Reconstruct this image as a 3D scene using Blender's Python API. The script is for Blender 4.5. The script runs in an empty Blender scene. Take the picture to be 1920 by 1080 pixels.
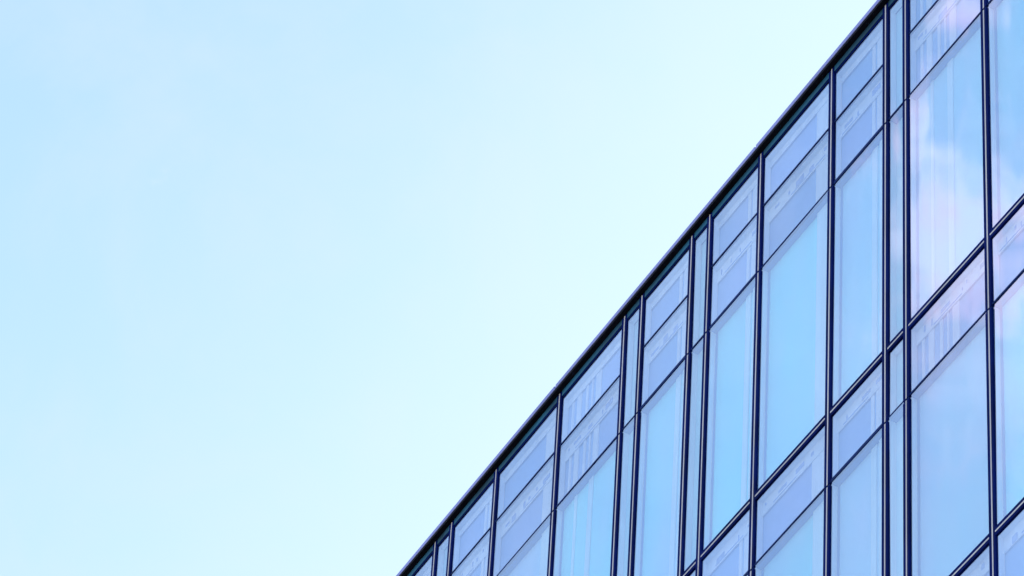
import bpy, math, random
from mathutils import Matrix, Vector

# ------------------------------------------------------------------ camera, world, sun, exposure
scene = bpy.context.scene
COL = scene.collection
R = math.radians

CAM_Z = 1.6                       # eye height above the pavement
# facade axes seen from the camera (x right, y down, z forward)
FX = Vector((0.47926249, -0.59130045, -0.64859174))
FY = Vector((0.87630214, 0.36364888, 0.31599692))
FZ = Vector((0.04901054, -0.71980780, 0.69244112))
right = Vector((FX[0], FY[0], FZ[0]))
up = -Vector((FX[1], FY[1], FZ[1]))
back = -Vector((FX[2], FY[2], FZ[2]))
cam_data = bpy.data.cameras.new('camera')
cam_data.lens = 189.299
cam_data.sensor_width = 36.0
cam_data.clip_end = 5000
cam = bpy.data.objects.new('camera', cam_data)
COL.objects.link(cam)
m = Matrix((right, up, back)).transposed().to_4x4()
m.translation = (0, 0, CAM_Z)
cam.matrix_world = m
scene.camera = cam

scene.view_settings.view_transform = 'Standard'
scene.view_settings.look = 'None'
scene.view_settings.gamma = 1.0
scene.view_settings.exposure = 2.18

SUN_EL, SUN_AZ = R(20), R(-10)    # behind the building; azimuth from +Y towards +X
sun_dir = Vector((math.sin(SUN_AZ) * math.cos(SUN_EL), math.cos(SUN_AZ) * math.cos(SUN_EL), math.sin(SUN_EL)))
sun_data = bpy.data.lights.new('sun', 'SUN')
sun_data.energy = 3.0
sun_data.angle = R(0.5)
sun_data.color = (1.0, 0.95, 0.88)
sun = bpy.data.objects.new('sun', sun_data)
COL.objects.link(sun)
sun.rotation_euler = sun_dir.to_track_quat('Z', 'Y').to_euler()


class Nodes:
    def __init__(self, tree):
        self.t = tree
        tree.nodes.clear()

    def add(self, kind, **kw):
        n = self.t.nodes.new(kind)
        for k, v in kw.items():
            if k.startswith('i_'):
                key = k[2:]
                key = int(key) if key.isdigit() else key.replace('_', ' ')
                sock = n.inputs[key]
                if isinstance(v, bpy.types.NodeSocket):
                    self.t.links.new(v, sock)
                else:
                    sock.default_value = v
            else:
                setattr(n, k, v)
        return n

    def math(self, op, a, b=None, clamp=False):
        n = self.t.nodes.new('ShaderNodeMath')
        n.operation = op
        n.use_clamp = clamp
        for i, v in enumerate((a, b)):
            if v is None:
                continue
            if isinstance(v, bpy.types.NodeSocket):
                self.t.links.new(v, n.inputs[i])
            else:
                n.inputs[i].default_value = v
        return n.outputs[0]

    def ramp01(self, v, lo, hi):
        n = self.add('ShaderNodeMapRange', interpolation_type='SMOOTHSTEP')
        self.t.links.new(v, n.inputs[0])
        n.inputs[1].default_value = lo
        n.inputs[2].default_value = hi
        return n.outputs[0]

    def dot(self, v, d):
        n = self.add('ShaderNodeVectorMath', operation='DOT_PRODUCT')
        self.t.links.new(v, n.inputs[0])
        n.inputs[1].default_value = d
        return n.outputs['Value']

    def mix(self, f, a, b, blend='MIX'):
        n = self.add('ShaderNodeMix', data_type='RGBA', blend_type=blend)
        for sock, v in ((n.inputs[0], f), (n.inputs[6], a), (n.inputs[7], b)):
            if isinstance(v, bpy.types.NodeSocket):
                self.t.links.new(v, sock)
            else:
                sock.default_value = v
        return n.outputs[2]

    def link(self, a, b):
        self.t.links.new(a, b)


def view_dir(px, py, mirrored=False):
    """Direction in which the pixel looks; mirrored in the facade if asked."""
    c = Vector((px - 960, py - 540, 10095.94))
    d = Vector((FX.dot(c), FY.dot(c), FZ.dot(c))).normalized()
    if mirrored:
        d.y = -d.y
    return d


world = bpy.data.worlds.new('World')
scene.world = world
world.use_nodes = True
w = Nodes(world.node_tree)
sky = w.add('ShaderNodeTexSky', sky_type='NISHITA')
sky.sun_disc = False
sky.sun_elevation = SUN_EL
sky.sun_rotation = SUN_AZ
sky.altitude = 50
sky.air_density = 1.0
sky.dust_density = 0.2
sky.ozone_density = 1.0
tc = w.add('ShaderNodeTexCoord')
dirn = tc.outputs['Generated']
# thin bright haze veil that thickens towards the sun
haze_axis = (sun_dir - Vector((0, 0, 0.40)))      # hazier towards the sun and towards the horizon
sd = w.dot(dirn, haze_axis)
GLOW_A = haze_axis.dot(view_dir(100, 60))
GLOW_B = haze_axis.dot(view_dir(1200, 520))
GLOW_S = GLOW_B - GLOW_A
haze = w.ramp01(sd, GLOW_A - 0.35 * GLOW_S, GLOW_B + 0.15 * GLOW_S)
veil_sun = w.math('POWER', w.ramp01(sd, GLOW_A - 0.25 * GLOW_S, GLOW_B + 0.33 * GLOW_S), 2.8)
wisp = w.add('ShaderNodeTexNoise', i_Scale=24.0, i_Detail=7.0, i_Roughness=0.6, i_Distortion=0.3)
w.link(dirn, wisp.inputs['Vector'])
wispf = w.ramp01(wisp.outputs[0], 0.3, 0.75)
veil = w.math('MULTIPLY', veil_sun, 0.98, clamp=True)
VEIL_COL = (1.50, 1.90, 2.2, 1)
sky_gain = w.mix(1.0, sky.outputs[0], (1.0, 0.945, 1.02, 1), 'MULTIPLY')
thin = w.math('ADD', w.math('MULTIPLY', haze, 0.34), w.math('MULTIPLY', wispf, 0.36), clamp=True)
c0 = w.mix(thin, sky_gain, (1.33, 1.60, 2.2, 1))
c1 = w.mix(veil, c0, VEIL_COL)
# a small cumulus standing in the sky opposite the facade
cdir = view_dir(1790, 400, True)
crt = Vector((right.x, -right.y, right.z))
cup = Vector((up.x, -up.y, up.z))
PXR = 10095.94


def cloud_mask(px, py, rx, ry):
    d = view_dir(px, py, True)
    du = w.math('MULTIPLY', w.math('SUBTRACT', w.dot(dirn, crt), d.dot(crt)), PXR / rx)
    dv = w.math('MULTIPLY', w.math('SUBTRACT', w.dot(dirn, cup), d.dot(cup)), PXR / ry)
    r2 = w.math('ADD', w.math('MULTIPLY', du, du), w.math('MULTIPLY', dv, dv))
    ahead = w.math('GREATER_THAN', w.dot(dirn, d), 0.9)
    return w.math('MULTIPLY', w.math('DIVIDE', 1.0, w.math('ADD', 1.0, r2)), ahead)


core = None
for px, py, rx, ry, wt in ((1757, 255, 38, 95, 0.9), (1806, 450, 110, 135, 1.15), (1728, 560, 45, 60, 0.75),
                           (1905, 385, 35, 50, 0.85), (1892, 455, 40, 50, 0.7), (1820, 35, 45, 40, 0.8),
                           (1679, 260, 18, 60, 0.6), (1815, 590, 50, 50, 0.75)):
    c = w.math('MULTIPLY', cloud_mask(px, py, rx, ry), wt)
    core = c if core is None else w.math('MAXIMUM', core, c)
wide = cloud_mask(1850, 640, 200, 260)
cn = w.add('ShaderNodeTexNoise', i_Scale=110.0, i_Detail=7.0, i_Roughness=0.6, i_Distortion=0.5)
w.link(dirn, cn.inputs['Vector'])
cl = w.math('ADD', w.math('MULTIPLY', core, 0.75), w.math('MULTIPLY', cn.outputs[0], 0.9))
cl2 = w.math('ADD', w.math('MULTIPLY', wide, 0.5), w.math('MULTIPLY', cn.outputs[0], 0.8))
cloudf = w.math('MAXIMUM', w.math('MULTIPLY', w.ramp01(cl, 0.62, 1.08), 0.97), w.math('MULTIPLY', w.ramp01(cl2, 0.55, 1.0), 0.45))
pk = w.add('ShaderNodeTexNoise', i_Scale=70.0, i_Detail=3.0)
w.link(dirn, pk.inputs['Vector'])
CLOUD_COL = w.mix(w.ramp01(pk.outputs[0], 0.44, 0.68), (1.86, 1.86, 2.75, 1), (2.0, 1.58, 2.4, 1))
c2 = w.mix(cloudf, c1, CLOUD_COL)
bg = w.add('ShaderNodeBackground', i_Strength=0.12)
w.link(c2, bg.inputs[0])
wo = w.add('ShaderNodeOutputWorld')
w.link(bg.outputs[0], wo.inputs[0])

# ------------------------------------------------------------------ materials


def new_mat(name):
    mt = bpy.data.materials.new(name)
    mt.use_nodes = True
    return mt, Nodes(mt.node_tree)


def principled(name, col, rough=0.5, metallic=0.0, spec=0.5, var=0.12, scale=3.0, stretch=(1, 1, 1)):
    mt, n = new_mat(name)
    geo = n.add('ShaderNodeNewGeometry')
    mp = n.add('ShaderNodeMapping')
    mp.inputs['Scale'].default_value = stretch
    n.link(geo.outputs['Position'], mp.inputs['Vector'])
    nz = n.add('ShaderNodeTexNoise', i_Scale=scale, i_Detail=4.0)
    n.link(mp.outputs[0], nz.inputs['Vector'])
    f = n.ramp01(nz.outputs[0], 0.3, 0.7)
    lo = tuple(c * (1 - var) for c in col) + (1,)
    hi = tuple(min(1, c * (1 + var)) for c in col) + (1,)
    c = n.mix(f, lo, hi)
    p = n.add('ShaderNodeBsdfPrincipled', i_Roughness=rough, i_Metallic=metallic)
    p.inputs['Specular IOR Level'].default_value = spec
    n.link(c, p.inputs['Base Color'])
    o = n.add('ShaderNodeOutputMaterial')
    n.link(p.outputs[0], o.inputs[0])
    return mt


def two_tone(name, col_a, col_b):
    """Matt material whose tone differs from one piece to the next and drifts softly along it."""
    mt, n = new_mat(name)
    geo = n.add('ShaderNodeNewGeometry')
    info = n.add('ShaderNodeObjectInfo')
    mp = n.add('ShaderNodeMapping')
    mp.inputs['Scale'].default_value = (0.9, 1, 0.35)
    n.link(geo.outputs['Position'], mp.inputs['Vector'])
    nz = n.add('ShaderNodeTexNoise', i_Scale=0.8, i_Detail=3.0)
    n.link(mp.outputs[0], nz.inputs['Vector'])
    f = n.math('ADD', n.math('MULTIPLY', info.outputs['Random'], 0.75),
               n.math('MULTIPLY', n.math('SUBTRACT', nz.outputs[0], 0.5), 2.0), clamp=True)
    c = n.mix(f, col_a + (1,), col_b + (1,))
    p = n.add('ShaderNodeBsdfPrincipled', i_Roughness=0.75)
    n.link(c, p.inputs['Base Color'])
    o = n.add('ShaderNodeOutputMaterial')
    n.link(p.outputs[0], o.inputs[0])
    return mt


def coated_glass(name, refl, trans, share, wave=0.0017):
    """Outer face of coated solar glass: a mirror film over tinted clear glass."""
    mt, n = new_mat(name)
    geo = n.add('ShaderNodeNewGeometry')
    info = n.add('ShaderNodeObjectInfo')
    mp = n.add('ShaderNodeMapping')
    mp.inputs['Scale'].default_value = (1.6, 1.6, 0.35)
    n.link(geo.outputs['Position'], mp.inputs['Vector'])
    off = n.add('ShaderNodeVectorMath', operation='SCALE')
    off.inputs[0].default_value = (17, 31, 11)
    n.link(info.outputs['Random'], off.inputs['Scale'])
    n.link(off.outputs[0], mp.inputs['Location'])
    nz = n.add('ShaderNodeTexNoise', i_Scale=1.0, i_Detail=1.0)
    n.link(mp.outputs[0], nz.inputs['Vector'])
    bump = n.add('ShaderNodeBump', i_Strength=1.0, i_Distance=wave)
    n.link(nz.outputs[0], bump.inputs['Height'])
    rv = n.add('ShaderNodeMapRange', i_3=0.91, i_4=1.06)
    n.link(info.outputs['Random'], rv.inputs[0])
    tint = n.add('ShaderNodeVectorMath', operation='SCALE')
    tint.inputs[0].default_value = refl
    n.link(rv.outputs[0], tint.inputs['Scale'])
    gl = n.add('ShaderNodeBsdfGlossy', i_Roughness=0.012)
    n.link(tint.outputs[0], gl.inputs['Color'])
    n.link(bump.outputs[0], gl.inputs['Normal'])
    tr = n.add('ShaderNodeBsdfTransparent')
    tr.inputs[0].default_value = trans + (1,)
    mx = n.add('ShaderNodeMixShader', i_0=share)
    n.link(tr.outputs[0], mx.inputs[1])
    n.link(gl.outputs[0], mx.inputs[2])
    o = n.add('ShaderNodeOutputMaterial')
    n.link(mx.outputs[0], o.inputs[0])
    return mt


def clear_glass(name):
    mt, n = new_mat(name)
    tr = n.add('ShaderNodeBsdfTransparent')
    tr.inputs[0].default_value = (0.97, 0.985, 0.98, 1)
    o = n.add('ShaderNodeOutputMaterial')
    n.link(tr.outputs[0], o.inputs[0])
    return mt


M = {}
M['navy'] = principled('navy_powder_coat', (0.0003, 0.0050, 0.062), 0.6, 0, 0.02, 0.25, 2.0)
M['navy_joint'] = principled('navy_rubber_gasket', (0.001, 0.012, 0.075), 0.7, 0, 0.12, 0.2, 4.0)
M['silver'] = principled('silver_aluminium', (0.42, 0.385, 0.36), 0.5, 0, 0.5, 0.12, 1.5, (1, 1, 0.6))
M['coping'] = principled('lavender_grey_coping', (0.19, 0.20, 0.42), 0.55, 0, 0.4, 0.10, 1.2)
M['soffit'] = principled('black_soffit', (0.003, 0.003, 0.006), 0.8, 0, 0.1, 0.4, 3.0)
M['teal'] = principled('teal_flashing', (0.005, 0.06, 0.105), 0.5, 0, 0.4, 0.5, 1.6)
M['vision'] = coated_glass('vision_glass', (0.90, 0.985, 1.0), (0.95, 0.985, 0.98), 0.56)
M['spandrel'] = coated_glass('spandrel_glass', (0.89, 0.965, 1.0), (0.98, 0.98, 0.98), 0.56)
M['clear'] = clear_glass('clear_glass')
M['frame'] = principled('pale_inner_frame', (0.72, 0.80, 0.88), 0.6, 0, 0.3, 0.06, 2.0, (4, 4, 0.5))
M['panel'] = two_tone('periwinkle_backing', (0.24, 0.47, 0.78), (0.37, 0.50, 0.84))
M['post'] = principled('pale_blue_post', (0.68, 0.84, 0.92), 0.6, 0, 0.3, 0.08, 1.2, (3, 3, 0.4))
M['infill'] = two_tone('pale_aqua_infill', (0.44, 0.80, 0.86), (0.60, 0.84, 0.88))
M['slot'] = principled('periwinkle_slot', (0.32, 0.42, 0.74), 0.6, 0, 0.3, 0.1, 3.0)
M['blind'] = two_tone('roller_blind_fabric', (0.26, 0.90, 0.95), (0.55, 0.72, 0.94))
M['blue_trim'] = principled('dark_blue_trim', (0.07, 0.19, 0.46), 0.6, 0, 0.3, 0.08, 1.0)  # darker blue: top of the window lining and a thin strip at its left
M['concrete'] = principled('pale_concrete', (0.42, 0.42, 0.41), 0.8, 0, 0.3, 0.15, 0.6)
M['paving'] = principled('grey_paving', (0.28, 0.27, 0.26), 0.85, 0, 0.3, 0.2, 0.4)
M['asphalt'] = principled('asphalt', (0.05, 0.05, 0.052), 0.9, 0, 0.3, 0.25, 0.5)

# ------------------------------------------------------------------ mesh helpers


class MB:
    """Collects boxes, then links them as one mesh object."""

    def __init__(self):
        self.v, self.f, self.mi, self.mats = [], [], [], []

    def midx(self, mat):
        if mat not in self.mats:
            self.mats.append(mat)
        return self.mats.index(mat)

    def box(self, x0, x1, y0, y1, z0, z1, mat, front=None):
        """Axis-aligned box; front is the material of the face turned to -Y."""
        b = len(self.v)
        self.v += [(x0, y0, z0), (x1, y0, z0), (x1, y1, z0), (x0, y1, z0),
                   (x0, y0, z1), (x1, y0, z1), (x1, y1, z1), (x0, y1, z1)]
        i = self.midx(mat)
        fi = self.midx(front) if front else i
        for q, k in (((0, 3, 2, 1), i), ((4, 5, 6, 7), i), ((0, 1, 5, 4), fi),
                     ((1, 2, 6, 5), i), ((2, 3, 7, 6), i), ((3, 0, 4, 7), i)):
            self.f.append(tuple(b + a for a in q))
            self.mi.append(k)
        return self

    def build(self, name, parent=None, tilt=None, bevel=0.0):
        me = bpy.data.meshes.new(name)
        xs = [p[0] for p in self.v]; ys = [p[1] for p in self.v]; zs = [p[2] for p in self.v]
        o = Vector(((min(xs) + max(xs)) / 2, (min(ys) + max(ys)) / 2, (min(zs) + max(zs)) / 2))
        vv = [Vector(p) - o for p in self.v]
        if tilt:
            rm = Matrix.Rotation(tilt[0], 3, 'X') @ Matrix.Rotation(tilt[1], 3, 'Z')
            vv = [rm @ p for p in vv]
        me.from_pydata(vv, [], self.f)
        for mt in self.mats:
            me.materials.append(M[mt])
        me.polygons.foreach_set('material_index', self.mi)
        me.update()
        ob = bpy.data.objects.new(name, me)
        COL.objects.link(ob)
        if bevel:
            md = ob.modifiers.new('bevel', 'BEVEL')
            md.width = bevel
            md.segments = 1
        ob.location = o
        if parent is not None:
            p = o
            a = parent
            while a is not None:
                p = p - a.location
                a = a.parent
            ob.parent = parent
            ob.location = p
        return ob


def structure(ob):
    ob['kind'] = 'structure'
    return ob


# ------------------------------------------------------------------ ground
D = 20.214                         # distance from the camera to the facade's front plane
g = MB(); g.box(-1500, 1500, -1500, 1500, -1.0, 0.0, 'paving')
structure(g.build('ground'))
g = MB(); g.box(-1400, 1400, 3.0, 12.0, -0.2, 0.004, 'asphalt')
structure(g.build('road'))

# ------------------------------------------------------------------ the building
bld = bpy.data.objects.new('office_building', None)
COL.objects.link(bld)
bld.location = (-36.0, D, 0)
bld['label'] = 'blue mirror glass office building with dark navy mullions and a slanting black roof edge'
bld['category'] = 'building'

CAP = 0.018                        # how far the caps stand in front of the glass
YG = D + CAP                       # outer face of the glass
YB = YG + 0.024                    # inner face of the glass

# mullion centre lines along the facade, left to right, and the kind of bay right of each
known = [-43.076, -42.668, -41.581, -40.074, -38.577, -38.184, -37.080, -36.687,
         -35.591, -34.113, -33.023, -32.631, -31.144]
kinds = ['n', 'm', 'w', 'w', 'n', 'm', 'n', 'm', 'w', 'm', 'n', 'w', 'w']
MOD = 1.4915
left, lk = [], []
x = known[0]
for pat in ('w', 'mn', 'w', 'nm', 'w', 'w', 'nm', 'w', 'mn', 'w'):
    if pat == 'w':
        left = [x - MOD] + left; lk = ['w'] + lk
    elif pat == 'nm':
        left = [x - MOD, x - MOD + 0.395] + left; lk = ['n', 'm'] + lk
    else:
        left = [x - MOD, x - 0.395] + left; lk = ['m', 'n'] + lk
    x -= MOD
rightx, rk = [], []
x = known[-1] + MOD
for pat in ('nm', 'w', 'w', 'mn', 'w', 'nm', 'w', 'w'):
    if pat == 'w':
        rightx += [x]; rk += ['w']
    elif pat == 'nm':
        rightx += [x, x + 0.395]; rk += ['n', 'm']
    else:
        rightx += [x, x + MOD - 0.395]; rk += ['m', 'n']
    x += MOD
XS = left + known + rightx + [x]
KINDS_ = lk + kinds + rk
X0, X1 = XS[0], XS[-1]
STRIPED = {len(left) + 3, len(left) + 11, len(left) + 16, 3}   # bays with upright posts behind their glass

k_ = (D + CAP) / D
zz = lambda v: v + CAM_Z           # measured heights are above the camera
Z_SOF = zz(41.482)
Z_COP = zz(41.482) + 0.106
Z_HEAD = zz(41.331 * k_)
Z1 = zz(40.598 * k_)
Z2 = zz(39.682 * k_)
TRANS = [zz(36.471)]
while TRANS[-1] - 3.8 > 3.0:
    TRANS.append(TRANS[-1] - 3.8)
SP_H = 0.916 - 0.03

rnd = random.Random(11)
CW = 0.050                         # reach of a cap either side of its axis
SW = 0.0095                        # half width of its silver strip
CL, CR = 0.060, 0.046              # a cap is broader on the left of its silver strip
CT, CB = 0.056, 0.048              # ... and above it


def pix(xx, yy, zc):
    """Image position of a point (1920 x 1080), to tell what lies near the frame."""
    p = Vector((xx, yy, zc - CAM_Z))
    c = FX * p.x + FY * p.y + FZ * p.z
    return (960 + 10095.94 * c.x / c.z, 540 + 10095.94 * c.y / c.z)


def in_view(x0, x1, z0, z1, mx=160, my=160):
    ps = [pix(a, D, b) for a in (x0, x1) for b in (z0, z1)]
    return (max(p[0] for p in ps) > -mx and min(p[0] for p in ps) < 1920 + mx and
            max(p[1] for p in ps) > -my and min(p[1] for p in ps) < 1080 + my)


# --- roof edge
rnd0 = random.Random(4)
mb = MB()
xa = X0 - 0.12
seams = [X0 + 4.474 * i for i in range(1, 14) if X0 + 4.474 * i < X1 - 1]
for xb in seams + [X1 + 0.12]:
    mb.box(xa, xb - 0.011, D - 0.056, D + 0.55, Z_SOF + 0.040, Z_COP + rnd0.uniform(-0.004, 0.004), 'coping')
    xa = xb + 0.011
mb.build('coping', bld, bevel=0.006)
mb = MB()
mb.box(X0 - 0.11, X1 + 0.11, D - 0.053, D + 0.5, Z_SOF - 0.002, Z_SOF + 0.039, 'soffit')
mb.build('soffit', bld)

# --- mullions
SPLICE = [Z2 - 0.03] + [t - 0.955 for t in TRANS]
nstuff = MB()
for i, xm in enumerate(XS):
    vis = in_view(xm - 0.1, xm + 0.1, TRANS[3], Z_SOF, 200, 200)
    body, strip = MB(), MB()
    cuts = [Z_SOF - 0.003] + SPLICE + [0.0]
    for a, b in zip(cuts[:-1], cuts[1:]):
        body.box(xm - CL, xm + CR, D + 0.003, YG + 0.012, b + (0.012 if b > 0 else 0), a - 0.012, 'navy')
        strip.box(xm - SW, xm + SW, D, D + 0.0029, b + (0.014 if b > 0 else 0), a - 0.014, 'silver')
    body.box(xm - CL + 0.015, xm + CR - 0.008, D + 0.009, YG + 0.01, 0.0, Z_SOF - 0.02, 'navy_joint')
    # tube behind the glass, to which the panes are fixed
    body.box(xm - 0.028, xm + 0.028, YG + 0.0125, YG + 0.16, 0.0, Z_HEAD - 0.01, 'frame')
    mo = body.build('mullion', bld)
    strip.build('cover_strip', mo)

# --- transoms (one length per bay) and what fills the bays
ROWS = []                          # (kind, z_top, z_bottom, storey)
counts = dict(window=0, spandrel_panel=0, glazing_bar=0, transom=0)
stuff = {}


def stuff_mb(name):
    return stuff.setdefault(name, MB())


def reveal(fr, x0, x1, z0, z1, depth, top_mat='frame', t=0.012):
    """Lining of a box behind the glass."""
    fr.box(x0, x0 + t, YB + 0.002, YB + depth, z0, z1, 'frame')
    fr.box(x1 - t, x1, YB + 0.002, YB + depth, z0, z1, 'frame')
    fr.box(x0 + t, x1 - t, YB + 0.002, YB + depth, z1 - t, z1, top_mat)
    fr.box(x0 + t, x1 - t, YB + 0.002, YB + depth, z0, z0 + t, 'frame')


def spandrel(x0, x1, z0, z1, kind, striped, second, solo):
    gl = MB() if solo else stuff_mb('spandrel_panel')
    gl.box(x0 + 0.003, x1 - 0.003, YG, YB, z0, z1, 'clear', 'spandrel')
    w_ = x1 - x0
    dep = 0.062
    fr = MB() if solo else gl
    reveal(fr, x0, x1, z0, z1, dep)
    yb = YB + dep
    bp = MB() if solo else gl
    bp.box(x0, x1, yb + 0.012, yb + 0.03, z0, z1, 'infill' if kind == 'n' else 'panel')
    t = 0.0122
    if kind != 'n':
        # pale flange on the right, with a groove in the medium bays
        fw = 0.43 if kind == 'w' else 0.3
        fx1 = x1 - t
        if kind == 'm':
            fr.box(fx1 - 0.29, fx1, yb, yb + 0.0118, z0 + t, z1 - t, 'frame')
            fr.box(fx1 - 0.39, fx1 - 0.33, yb, yb + 0.0118, z0 + t, z1 - t, 'frame')
        elif not striped:
            fr.box(fx1 - fw, fx1, yb, yb + 0.0118, z0 + t, z1 - t, 'frame')
        # top rail with slots
        rail = 0.20 if second else 0.11
        fr.box(x0 + t, x1 - t, yb - 0.010, yb - 0.0005, z1 - rail, z1 - 0.013, 'frame')
        if second:
            sx = x0 + rnd.uniform(0.06, 0.2)
            while sx < x1 - 0.12:
                lw = rnd.choice((0.02, 0.03, 0.05, 0.09, 0.16))
                sz = z1 - 0.05 - rnd.uniform(0, 0.06)
                fr.box(sx, min(sx + lw, x1 - 0.03), yb - 0.014, yb - 0.0105, sz - rnd.uniform(0.03, 0.09), sz, 'slot')
                sx += lw + rnd.uniform(0.05, 0.28)
            a_ = rnd.uniform(0, 0.4) * w_
            fr.box(x0 + 0.02 + a_, x0 + 0.02 + a_ + rnd.uniform(0.3, 0.55) * w_, yb - 0.0135, yb - 0.0103,
                   z1 - rail + 0.022, z1 - rail + 0.036, 'slot')
        if striped:
            for a, b in ((0.10, 0.045), (0.22, 0.10), (0.43, 0.05), (0.56, 0.03), (0.66, 0.12)):
                fr.box(x0 + a, x0 + a + b, yb, yb + 0.0116, z0 + t, z1 - rail - 0.002, 'frame')
    if solo:
        o = gl.build('spandrel_panel', bld, (rnd.gauss(0, R(0.08)), rnd.gauss(0, R(0.08))))
        fr.build('surround', o)
        bp.build('backing_panel', o)


def window(x0, x1, z0, z1, kind, striped, plain, solo):
    gl = MB() if solo else stuff_mb('window')
    gl.box(x0 + 0.003, x1 - 0.003, YG, YB, z0, z1, 'clear', 'vision')
    fr = MB() if solo else gl
    dep = 0.066
    reveal(fr, x0, x1, z0, z1, dep, 'blue_trim')
    yb = YB + dep
    t = 0.0122
    if kind == 'w' and not plain:
        fr.box(x1 - t - 0.37, x1 - t, yb - 0.02, yb, z0 + t, z1 - t, 'post')
    elif kind == 'm':
        fr.box(x1 - t - 0.21, x1 - t, yb - 0.02, yb, z0 + t, z1 - t, 'post')
        fr.box(x1 - t - 0.37, x1 - t - 0.27, yb - 0.012, yb, z0 + t, z1 - t, 'post')
    if striped:
        for a, b in ((0.30, 0.05), (0.62, 0.10)):
            fr.box(x0 + a, x0 + a + b, yb - 0.012, yb, z0 + t, z1 - t, 'post')
    if kind != 'n':
        fr.box(x0 + t + 0.0005, x0 + t + 0.035, yb - 0.008, yb, z0 + t, z1 - t, 'blue_trim')
    bl = MB() if solo else gl
    bl.box(x0, x1, yb + 0.002, yb + 0.006, z0, z1, 'infill' if kind == 'n' else 'blind')
    if solo:
        o = gl.build('window', bld, (rnd.gauss(0, R(0.08)), rnd.gauss(0, R(0.08))))
        fr.build('inner_frame', o)
        bl.build('roller_blind', o)


def bar(x0, x1, z, half, solo):
    b = MB() if solo else stuff_mb('glazing_bar')
    b.box(x0, x1, YG - 0.006, YB + 0.05, z - half, z + half, 'navy_joint')
    if solo:
        b.build('glazing_bar', bld)


def transom(x0, x1, z, solo):
    b = MB() if solo else stuff_mb('transom')
    b.box(x0, x1, D + 0.0035, YG + 0.012, z - CB, z + CT, 'navy')
    b.box(x0, x1, YG + 0.0125, YG + 0.15, z - 0.028, z + 0.028, 'frame')
    s = MB() if solo else b
    s.box(x0, x1, D + 0.0006, D + 0.0034, z - SW, z + SW, 'silver')
    if solo:
        o = b.build('transom', bld)
        s.build('cover_strip', o)


for i, kind in enumerate(KINDS_):
    a, b = XS[i], XS[i + 1]
    gx0, gx1 = a + 0.029, b - 0.029        # glass, tucked behind the caps
    cx0, cx1 = a + CR + 0.0005, b - CL - 0.0005
    st = i in STRIPED
    thick = 0.020 if kind == 'm' else 0.0105
    # head of the top storey
    hd = MB()
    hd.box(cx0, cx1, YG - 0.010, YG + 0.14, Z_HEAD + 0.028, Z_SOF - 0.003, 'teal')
    hd.box(cx0, cx1, YG - 0.002, YG + 0.14, Z_HEAD, Z_HEAD + 0.0275, 'navy')
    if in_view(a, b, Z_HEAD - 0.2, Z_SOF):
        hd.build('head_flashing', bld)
    else:
        s = stuff_mb('head_flashing')
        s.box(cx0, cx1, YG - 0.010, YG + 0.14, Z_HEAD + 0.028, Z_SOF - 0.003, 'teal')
        s.box(cx0, cx1, YG - 0.002, YG + 0.14, Z_HEAD, Z_HEAD + 0.0275, 'navy')
    levels = []
    if kind == 'n':
        levels.append(('s', Z_HEAD, Z2 + thick, False))
    else:
        levels.append(('s', Z_HEAD, Z1 + 0.0105, False))
        levels.append(('bar', Z1, 0.0105, None))
        levels.append(('s', Z1 - 0.0105, Z2 + thick, True))
    levels.append(('bar', Z2, thick, None))
    zt = Z2 - thick
    for tz in TRANS:
        levels.append(('w', zt, tz + 0.029, None))
        levels.append(('t', tz, 0, None))
        zs = tz - 0.9175
        levels.append(('s', tz - 0.029, zs + thick, True))
        levels.append(('bar', zs, thick, None))
        zt = zs - thick
    levels.append(('w', zt, 0.15, None))
    for what, p, q, r in levels:
        if what in 'sw':
            solo = in_view(a, b, q, p, 60, 60)
            if what == 's':
                spandrel(gx0, gx1, q, p, kind, st, r, solo)
            else:
                window(gx0, gx1, q, p, kind, st and p == Z2 - thick, st or i > len(left) + 10, solo)
        elif what == 'bar':
            bar(cx0, cx1, p, q, in_view(a, b, p - 0.05, p + 0.05, 60, 60))
        else:
            transom(cx0, cx1, p, in_view(a, b, p - 0.1, p + 0.1, 60, 60))
for nm, s in stuff.items():
    o = s.build(nm, bld)
    o['kind'] = 'stuff'

# --- floors, core, roof and the other outer walls
for j, tz in enumerate(TRANS):
    f = MB(); f.box(X0, X1, D + 0.24, D + 16.9, tz - 0.45, tz - 0.12, 'concrete')
    f.build('floor_slab', bld)
f = MB(); f.box(X0 + 0.3, X1 - 0.3, D + 2.5, D + 14, 0, Z_SOF - 0.9, 'concrete'); f.build('core_wall', bld)
f = MB(); f.box(X0, X1, D + 0.56, D + 17, Z_SOF - 0.6, Z_SOF - 0.1, 'concrete'); f.build('roof', bld)
f = MB()
f.box(X0 - 0.2, X0 - 0.055, D + 0.2, D + 17, 0, Z_SOF - 0.004, 'navy')
f.box(X1 + 0.055, X1 + 0.2, D + 0.2, D + 17, 0, Z_SOF - 0.004, 'navy')
f.box(X0 - 0.2, X1 + 0.2, D + 17.01, D + 17.2, 0, Z_SOF - 0.004, 'navy')
f.build('wall', bld)
